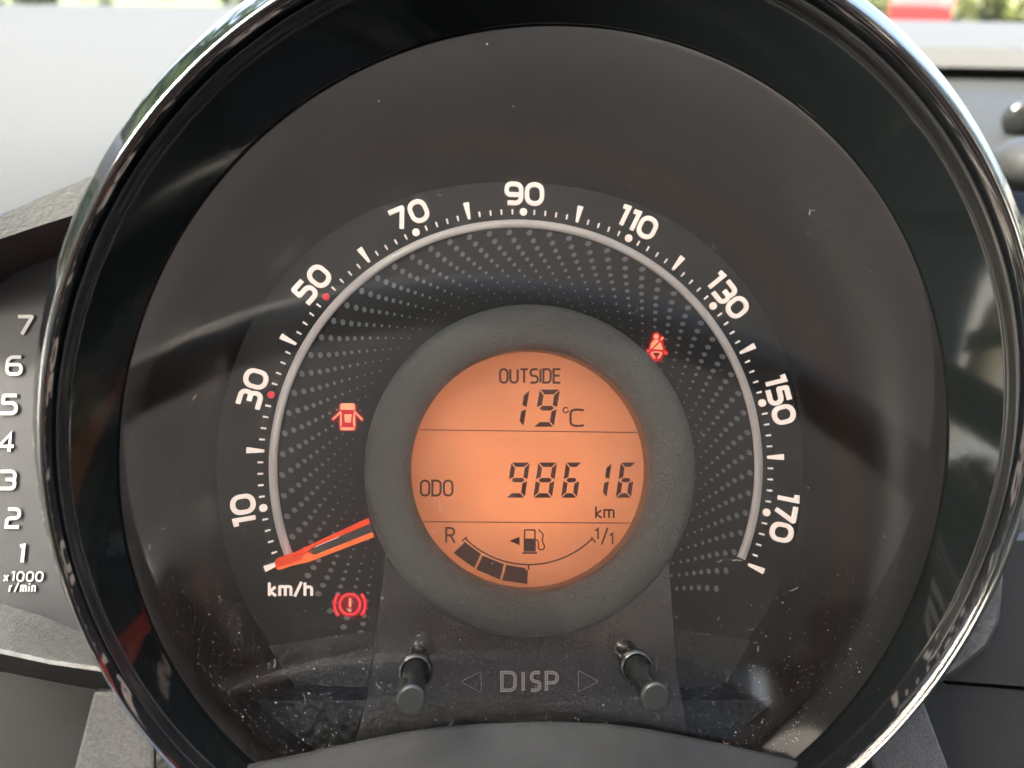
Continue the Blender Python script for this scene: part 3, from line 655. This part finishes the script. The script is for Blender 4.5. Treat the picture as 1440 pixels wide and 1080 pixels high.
mb = quadsheet(MB(), [([(1000, 22), (1440, 32), (1900, 42)], [.66] * 3), ([(1000, 60), (1440, 66), (1900, 80)], [.46] * 3), ([(1000, 62), (1440, 70), (1900, 84)], [.445] * 3), ([(1000, 88), (1440, 96), (1900, 110)], [.44] * 3)])
dpart('dash_top', mb, M['dash'])
mb = quadsheet(MB(), [([(1000, 87), (1440, 95), (1900, 110)], [.443] * 3), ([(1000, 100), (1440, 108), (1900, 120)], [.46] * 3), ([(1000, 125), (1440, 135), (1900, 150)], [.40] * 3), ([(1000, 180), (1440, 190), (1900, 215)], [.30] * 3), ([(1000, 700), (1440, 700), (1900, 700)], [.19] * 3), ([(1000, 1000), (1440, 1000), (1900, 1000)], [.19] * 3)])
dpart('dash_recess', mb, M['recess'])
mb = MB().loft([[(x, y, z) for x in np.linspace(-.65, .98, 9)] for y, z in ((.45, .9), (.6, .912), (.74, .918), (.76, .80))], True, False)
dpart('cowl_panel', mb, M['recess'])
mb = MB(); c0 = ray(1432, 165, .30); vs = []
for i in range(9):
    t = math.pi * i / 8; vs.append([tuple(c0 + Vector((.0075 * math.sin(t) * math.cos(a), .004 * math.cos(t) - .002, .0075 * math.sin(t) * math.sin(a)))) for a in np.linspace(0, 6.283, 25)[:-1]])
mb.loft(vs); dpart('air_vent', mb, M['knob'])
mb = MB(); c0 = ray(1447, 232, .26); vs = []
for i in range(9):
    t = math.pi * i / 8; vs.append([tuple(c0 + Vector((.012 * math.sin(t) * math.cos(a), .014 * math.cos(t), .009 * math.sin(t) * math.sin(a)))) for a in np.linspace(0, 6.283, 25)[:-1]])
mb.loft(vs); dpart('side_trim', mb, M['lip'])
def dialpoly(pts, z, depth): return MB().prism([at(x, y, z)[:2] for x, y in pts], z - depth, z)
def dp2(name, mb, m):
    o = mb.build(name, m, None); o.parent = da_; o.matrix_parent_inverse = Matrix.Translation((0, -0.2, -0.9)); return o
dp2('lower_panel', dialpoly([(-300, 900), (260, 900), (260, 1250), (-300, 1250)], -6, 10), M['dark'])
dp2('lower_panel', dialpoly([(1150, 760), (1700, 760), (1700, 985), (1330, 957)], -4, 10), M['dark'])
dp2('lower_panel', dialpoly([(1150, 900), (1328, 960), (1700, 1250), (1150, 1250)], -3.2, 10), M['dark'])
dp2('lower_panel', dialpoly([(1330, 962), (1440, 1054), (1700, 1270), (1700, 992)], -4.8, 10), M['dark'])
mb = MB(); mb.loft([[at(x, y, z) for x, y, z in r_] for r_ in ([(1300, 700, 4), (1380, 760, 4), (1408, 800, 4), (1402, 870, 4), (1386, 906, 4), (1340, 944, 4), (1250, 990, 4)], [(1300, 700, -6), (1382, 762, -6), (1412, 800, -6), (1406, 872, -6), (1390, 910, -6), (1342, 950, -6), (1250, 996, -6)])], True, False)
mb.add([at(x, y, 4) for x, y in ((1300, 700), (1380, 760), (1408, 800), (1402, 870), (1386, 906), (1340, 944), (1250, 990))], [tuple(range(6, -1, -1))])
dp2('shelf', mb, M['dusty'])
cc = empty('steering_column_cover', DIAL @ Matrix.Translation((0, -0.055, 0)))
tag(cc, 'grey grained steering column cover showing at both lower corners of the round gauge', 'column cover')
def ccpart(name, pts, z, dep, m, bev):
    mb = MB().prism([(at(x, y, z)[0], at(x, y, z)[1] + 55) for x, y in pts], z - dep, z); return mb.build(name, m, cc, bevel=bev)
ccpart('cover_edge', [(131, 972), (215, 972), (222, 1250), (60, 1250)], 9, 40, M['shroud'], .6)
ccpart('cover_edge', [(1222, 985), (1300, 985), (1400, 1250), (1235, 1250)], 9, 40, M['shroud'], .6)
ccpart('cover_middle', [(216, 985), (1221, 985), (1233, 1250), (223, 1250)], 8.6, 38, M['leather'], .3)

# ================================================================== THE CAR ROUND THE CAMERA (seen in the reflections)
sw = empty('steering_wheel', DIAL @ Matrix.Translation((-0.004, -0.142, 0.113)))
tag(sw, 'black leather steering wheel in front of the gauges, mirrored as dark arcs in the cover', 'steering wheel')
def torus(Rm, r_, n=72, k=14, sy=1.0): return [[((Rm + r_ * math.cos(b)) * math.cos(a), (Rm + r_ * math.cos(b)) * math.sin(a) * sy, r_ * math.sin(b)) for a in np.linspace(0, 2 * math.pi, n + 1)[:-1]] for b in np.linspace(0, 2 * math.pi, k + 1)]
MB().loft(torus(183, 7)).build('rim', M['wheel'], sw)
mb = MB(); hp = []
for a in np.linspace(0, 2 * math.pi, 49)[:-1]:
    ex = 2 / 2.8; hp.append((math.copysign(abs(math.cos(a)) ** ex, math.cos(a)) * 105, math.copysign(abs(math.sin(a)) ** ex, math.sin(a)) * 92 - 2))
mb.loft([[(x * s_, y * s_, z_) for x, y in hp] for s_, z_ in ((.8, -25), (1, -18), (1, 5), (.95, 14), (.6, 24), (.05, 28))]); mb.build('hub_pad', M['wheel'], sw)
for sgn in (-1, 1): MB().box((sgn * 137, -12, 0), (72, 34, 12)).build('spoke', M['wheel'], sw, bevel=4)
XL, XR, XM = -0.62, 0.95, 0.17
def wbox(name, parts, m, label, cat):
    mb = MB()
    for c, d in parts: mb.box(c, d)
    return tag(mb.build(name, m, None, scale=1.0), label, cat)
cab = empty('car_cabin', Matrix.Translation((XM, -.6, .25)))
tag(cab, 'car cabin round the gauges with sloping windscreen, pale roof lining and dark seats', 'car cabin')
def cpart(name, mb, m, c, parent=None, **k):
    """c: where the piece's own coordinates start, in the car"""
    o = mb.build(name, m, parent or cab, scale=1.0, **k); b0 = Vector((0, 0, 0)) if parent else Vector((XM, -.6, .25)); o.location = Vector(c) - b0; return o
RF = (XM, -1.2, 1.45)
mb = MB(); mb.loft([[(x, y, -.02 - .06 * ((x) / .78) ** 4 + (-.03 if y in (-1.0, .95) else 0)) for x in np.linspace(-.78, .78, 17)] for y in (.95, .85, .3, -.3, -.9, -1.0)], True, False); cpart('roof_lining', mb, M['headliner'], RF)
mb = MB(); mb.loft([[(x, y, .03 - .06 * ((x) / .8) ** 4 + (-.05 if y in (-1.02, .97) else 0)) for x in np.linspace(-.8, .8, 17)] for y in (.97, .86, .3, -.3, -.9, -1.02)], True, False); cpart('roof_skin', mb, M['carskin'], RF)
def pillar(a, b, r_):
    a, b = Vector(a), Vector(b); d = (b - a).normalized(); u = d.cross(Vector((1, 0, 0))).normalized(); v = d.cross(u)
    return MB().loft([[tuple(p + u * r_ * math.cos(t) + v * r_ * .8 * math.sin(t)) for t in np.linspace(0, 6.283, 13)[:-1]] for p in (a, b)])
for x in (-.76, .76):
    for a, b, r_ in (((x, 1.98, -.52), (x * .98, .95, -.06), .035), ((x * 1.02, -.25, -.55), (x, -.2, -.06), .045), ((x * 1.02, -1.1, -.55), (x * .96, -.95, -.06), .07)):
        cpart('pillar', pillar(a, b, r_), M['door'], RF)
for x in (-.79, .79):
    DC = (XM + x, -.5, .6)
    d = cpart('door_card', MB().box((0, 0, 0), (.06, 2.6, .62)), M['door'], DC, bevel=.02)
    cpart('armrest', MB().box((-math.copysign(.055, x), -.1, .1), (.05, .5, .05)), M['seat'], (0, 0, 0), d, bevel=.02)
    cpart('window_pane', MB().add([(0, -1.25, .31), (0, 1.25, .31), (0, .45, .78), (0, -1.1, .78)], [(0, 1, 2, 3)]), M['screen'], DC)
cpart('windscreen', MB().loft([[(x, .72 - .06 * ((x - XM) / .8) ** 2, .925) for x in np.linspace(XM - .8, XM + .8, 13)], [(x, -.25 - .04 * ((x - XM) / .8) ** 2, 1.385) for x in np.linspace(XM - .76, XM + .76, 13)]], True, False), M['screen'], (0, 0, 0))
for x in (-.78, .78): cpart('rear_side_blocker', MB().box((0, 0, 0), (.05, .95, 1.15)), M['door'], (XM + x, -1.95, .87), bevel=.03)  # unseen solid sides added to block window light mirrored in the lens
cpart('rear_wall', MB().box((0, 0, 0), (1.5, .06, .75)), M['seat'], (XM, -2.35, .65), bevel=.02)
cpart('rear_window', MB().add([(-.7, -.05, 0), (.7, -.05, 0), (.66, .12, .36), (-.66, .12, .36)], [(0, 1, 2, 3)]), M['tinted'], (XM, -2.33, 1.03))
for x in (0.0, .62):
    SC = (x, -.85, .3)
    mb = MB(); mb.loft([[(u * w_, y + .06 * abs(u) ** 3 * -1, z_) for u in np.linspace(-1, 1, 13)] for y, z_, w_ in ((.06, .12, .24), (0, .3, .25), (-.06, .55, .24), (-.14, .68, .18), (-.2, .66, .17), (-.16, .4, .24), (-.08, .1, .25))], True, False)
    st = cpart('seat', mb, M['seat'], SC)
    cpart('cushion', MB().box((0, .3, .05), (.5, .55, .18)), M['seat'], (0, 0, 0), st, bevel=.05)
    cpart('headrest', MB().box((0, -.17, .82), (.26, .1, .17)), M['seat'], (0, 0, 0), st, bevel=.04)
cpart('floor_carpet', MB().box((XM, -.6, .22), (1.5, 2.6, .04)), M['seat'], (0, 0, 0))

# ================================================================== OUTSIDE
g = MB().add([(-150, -150, 0), (150, -150, 0), (150, 150, 0), (-150, 150, 0)], [(0, 1, 2, 3)]).build('ground', M['asphalt'], None, scale=1.0); tag(g, kind='structure')
g = MB().add([(-150, 2.5, .004), (150, 2.5, .004), (150, 20, .004), (-150, 20, .004)], [(0, 1, 2, 3)]).build('road', M['road'], None, scale=1.0); tag(g, kind='structure')
g = MB().add([(-150, 14, .008), (150, 14, .008), (150, 150, .008), (-150, 150, .008)], [(0, 1, 2, 3)]).build('lawn', M['grass'], None, scale=1.0); tag(g, kind='structure')
def leafcloud(seed, n, blobs, size):
    rn = random.Random(seed); mb = MB()
    for i in range(n):
        bx, by, bz, br = rn.choice(blobs); v = Vector((rn.gauss(0, 1), rn.gauss(0, 1), rn.gauss(0, 1))).normalized() * br * rn.uniform(.55, 1.05)
        c = Vector((bx, by, bz)) + v; u = Vector((rn.gauss(0, 1), rn.gauss(0, 1), rn.gauss(0, 1))).normalized(); t = u.orthogonal().normalized() * size * rn.uniform(.6, 1.3); s_ = u.cross(t) * .6
        mb.add([c - t, c + s_, c + t, c - s_], [(0, 1, 2, 3)])
    return mb
def tree(x, y, h, seed, lab, m):
    t = empty('tree', Matrix.Translation((x, y, 0))); tag(t, lab, 'tree', 'trees around the parked car')
    rn = random.Random(seed); mb = MB()
    def limb(a, b, r0, r1): mb.loft([[(p[0] + r_ * math.cos(q_), p[1] + r_ * math.sin(q_), p[2]) for q_ in np.linspace(0, 6.283, 9)[:-1]] for p, r_ in ((a, r0), (b, r1))])
    limb((0, 0, 0), (.1, .1, h * .5), .22, .14); blobs = []
    for k in range(8):
        a = k * 2.4; rr = h * rn.uniform(.1, .24); zz = h * rn.uniform(.3, .85); blobs.append((rr * math.cos(a), rr * math.sin(a), zz, h * rn.uniform(.13, .2)))
        limb((.05, .05, h * .35), (rr * math.cos(a), rr * math.sin(a), zz), .09, .03)
    mb.build('trunk', M['bark'], t, scale=1.0); leafcloud(seed, 4200, blobs, .17).build('crown', m, t, scale=1.0)
    return t
spots = [(-4.6, 2.4, 8.5, 'leaf3'), (-6.8, -3.4, 6.2, 'leaf3'), (-5.5, -1, 6.5, 'leaf'), (-6, 4, 7, 'leaf'), (6.5, 0, 6, 'leaf2'), (-9, 2, 7, 'leaf'), (-8, -4, 6, 'leaf2'), (-11, 7, 8, 'leaf'), (10, -2, 7, 'leaf2'), (12, 4, 8, 'leaf'), (9, -8, 6.5, 'leaf'), (-7, -10, 7, 'leaf2'), (2, -16, 8, 'leaf')]  # unseen trees; left ones set close and added to darken the bezel's reflections
words = ['tallest fresh green tree left of the windscreen', 'fresh green tree added off the left door', 'nearest dark tree close outside the left door', 'tall dark tree left of the bonnet', 'nearest light green tree close outside the right door', 'broad dark tree at the left of the car', 'light green tree behind the left door', 'tall dark tree ahead at the left', 'light green tree beyond the right door', 'tall dark tree ahead at the right', 'dark tree behind the right door', 'light green tree behind the car at the left', 'dark tree straight behind the car']
for k, (x, y, h, m) in enumerate(spots): tree(x, y, h, k + 1, words[k], M[m])
def hedge(name, x0, x1, y, h, m, lab, seed, z0=0.0):
    rn = random.Random(seed); bl = [(x, y + rn.uniform(-.3, .3), z0 + h * rn.uniform(.25, .8), h * rn.uniform(.25, .4)) for x in np.arange(x0, x1, .6)]
    mb = leafcloud(seed, int(len(bl) * 300), bl, .15)
    for bx, by, bz, br in bl:
        mb.loft([[(bx + br * .85 * math.sin(t) * math.cos(a), by + br * .7 * math.sin(t) * math.sin(a), bz + br * .85 * math.cos(t)) for a in np.linspace(0, 6.283, 9)[:-1]] for t in np.linspace(.05, 3.09, 6)])
    tag(mb.build(name, m, None, scale=1.0), lab, 'hedge')
hedge('hedge', -34, 2, 26, 2.2, M['leaf_dark'], 'dark hedge seen over the far edge of the dashboard at the left', 31)
hedge('hedge', 9, 34, 27, 2.2, M['leaf2'], 'sunlit yellow-green hedge at the top right beyond the windscreen', 32, .45)
v = MB().add([(4, 20.5, .008), (60, 20.5, .008), (60, 21.5, .45), (4, 21.5, .45), (60, 60, .45), (4, 60, .45)], [(0, 1, 2, 3), (3, 2, 4, 5)]).build('grass_bank', M['grass'], None, scale=1.0); tag(v, kind='structure')
rc = empty('parked_car', Matrix.Translation((12.5, 23.6, .45)) @ Matrix.Rotation(R(-28), 4, 'Z')); tag(rc, 'small blurred red car parked outside beyond the windscreen', 'car')
prof = [(-1.0, .35), (-1.02, .75), (-.98, .95), (-.72, 1.42), (.55, 1.45), (.98, 1.0), (1.75, .88), (1.85, .6), (1.82, .35)]
mb = MB(); mb.loft([[(x_, y, z) for y, z in prof] for x_ in (-.78, .78)], False, True); mb.add([(-.78, y, z) for y, z in prof], [tuple(range(9))]); mb.add([(.78, y, z) for y, z in prof], [tuple(range(8, -1, -1))])
mb.build('body', M['carpaint'], rc, scale=1.0, bevel=.06)
for sgn in (-1, 1): MB().add([(sgn * .79, -.75, .98), (sgn * .79, .78, .98), (sgn * .79, .45, 1.36), (sgn * .79, -.62, 1.36)], [(0, 1, 2, 3)]).build('window', M['carglass'], rc, scale=1.0)
MB().add([(-.66, -1.0, .98), (.66, -1.0, .98), (.58, -.76, 1.38), (-.58, -.76, 1.38)], [(0, 1, 2, 3)]).build('window', M['carglass'], rc, scale=1.0)
for x_ in (-.72, .72):
    for y in (-.65, 1.25):
        mb = MB(); mb.loft([[(x_ + dx, y + r_ * math.cos(a), .31 + r_ * math.sin(a)) for a in np.linspace(0, 6.283, 25)[:-1]] for dx, r_ in ((-.09, .05), (-.09, .28), (-.07, .31), (.07, .31), (.09, .28), (.09, .05))]); mb.build('wheel', M['tyre'], rc, scale=1.0)
for x_ in (-.6, .6): MB().box((x_, -1.03, .82), (.22, .05, .16)).build('tail_lamp', M['icon_pink'], rc, scale=1.0)
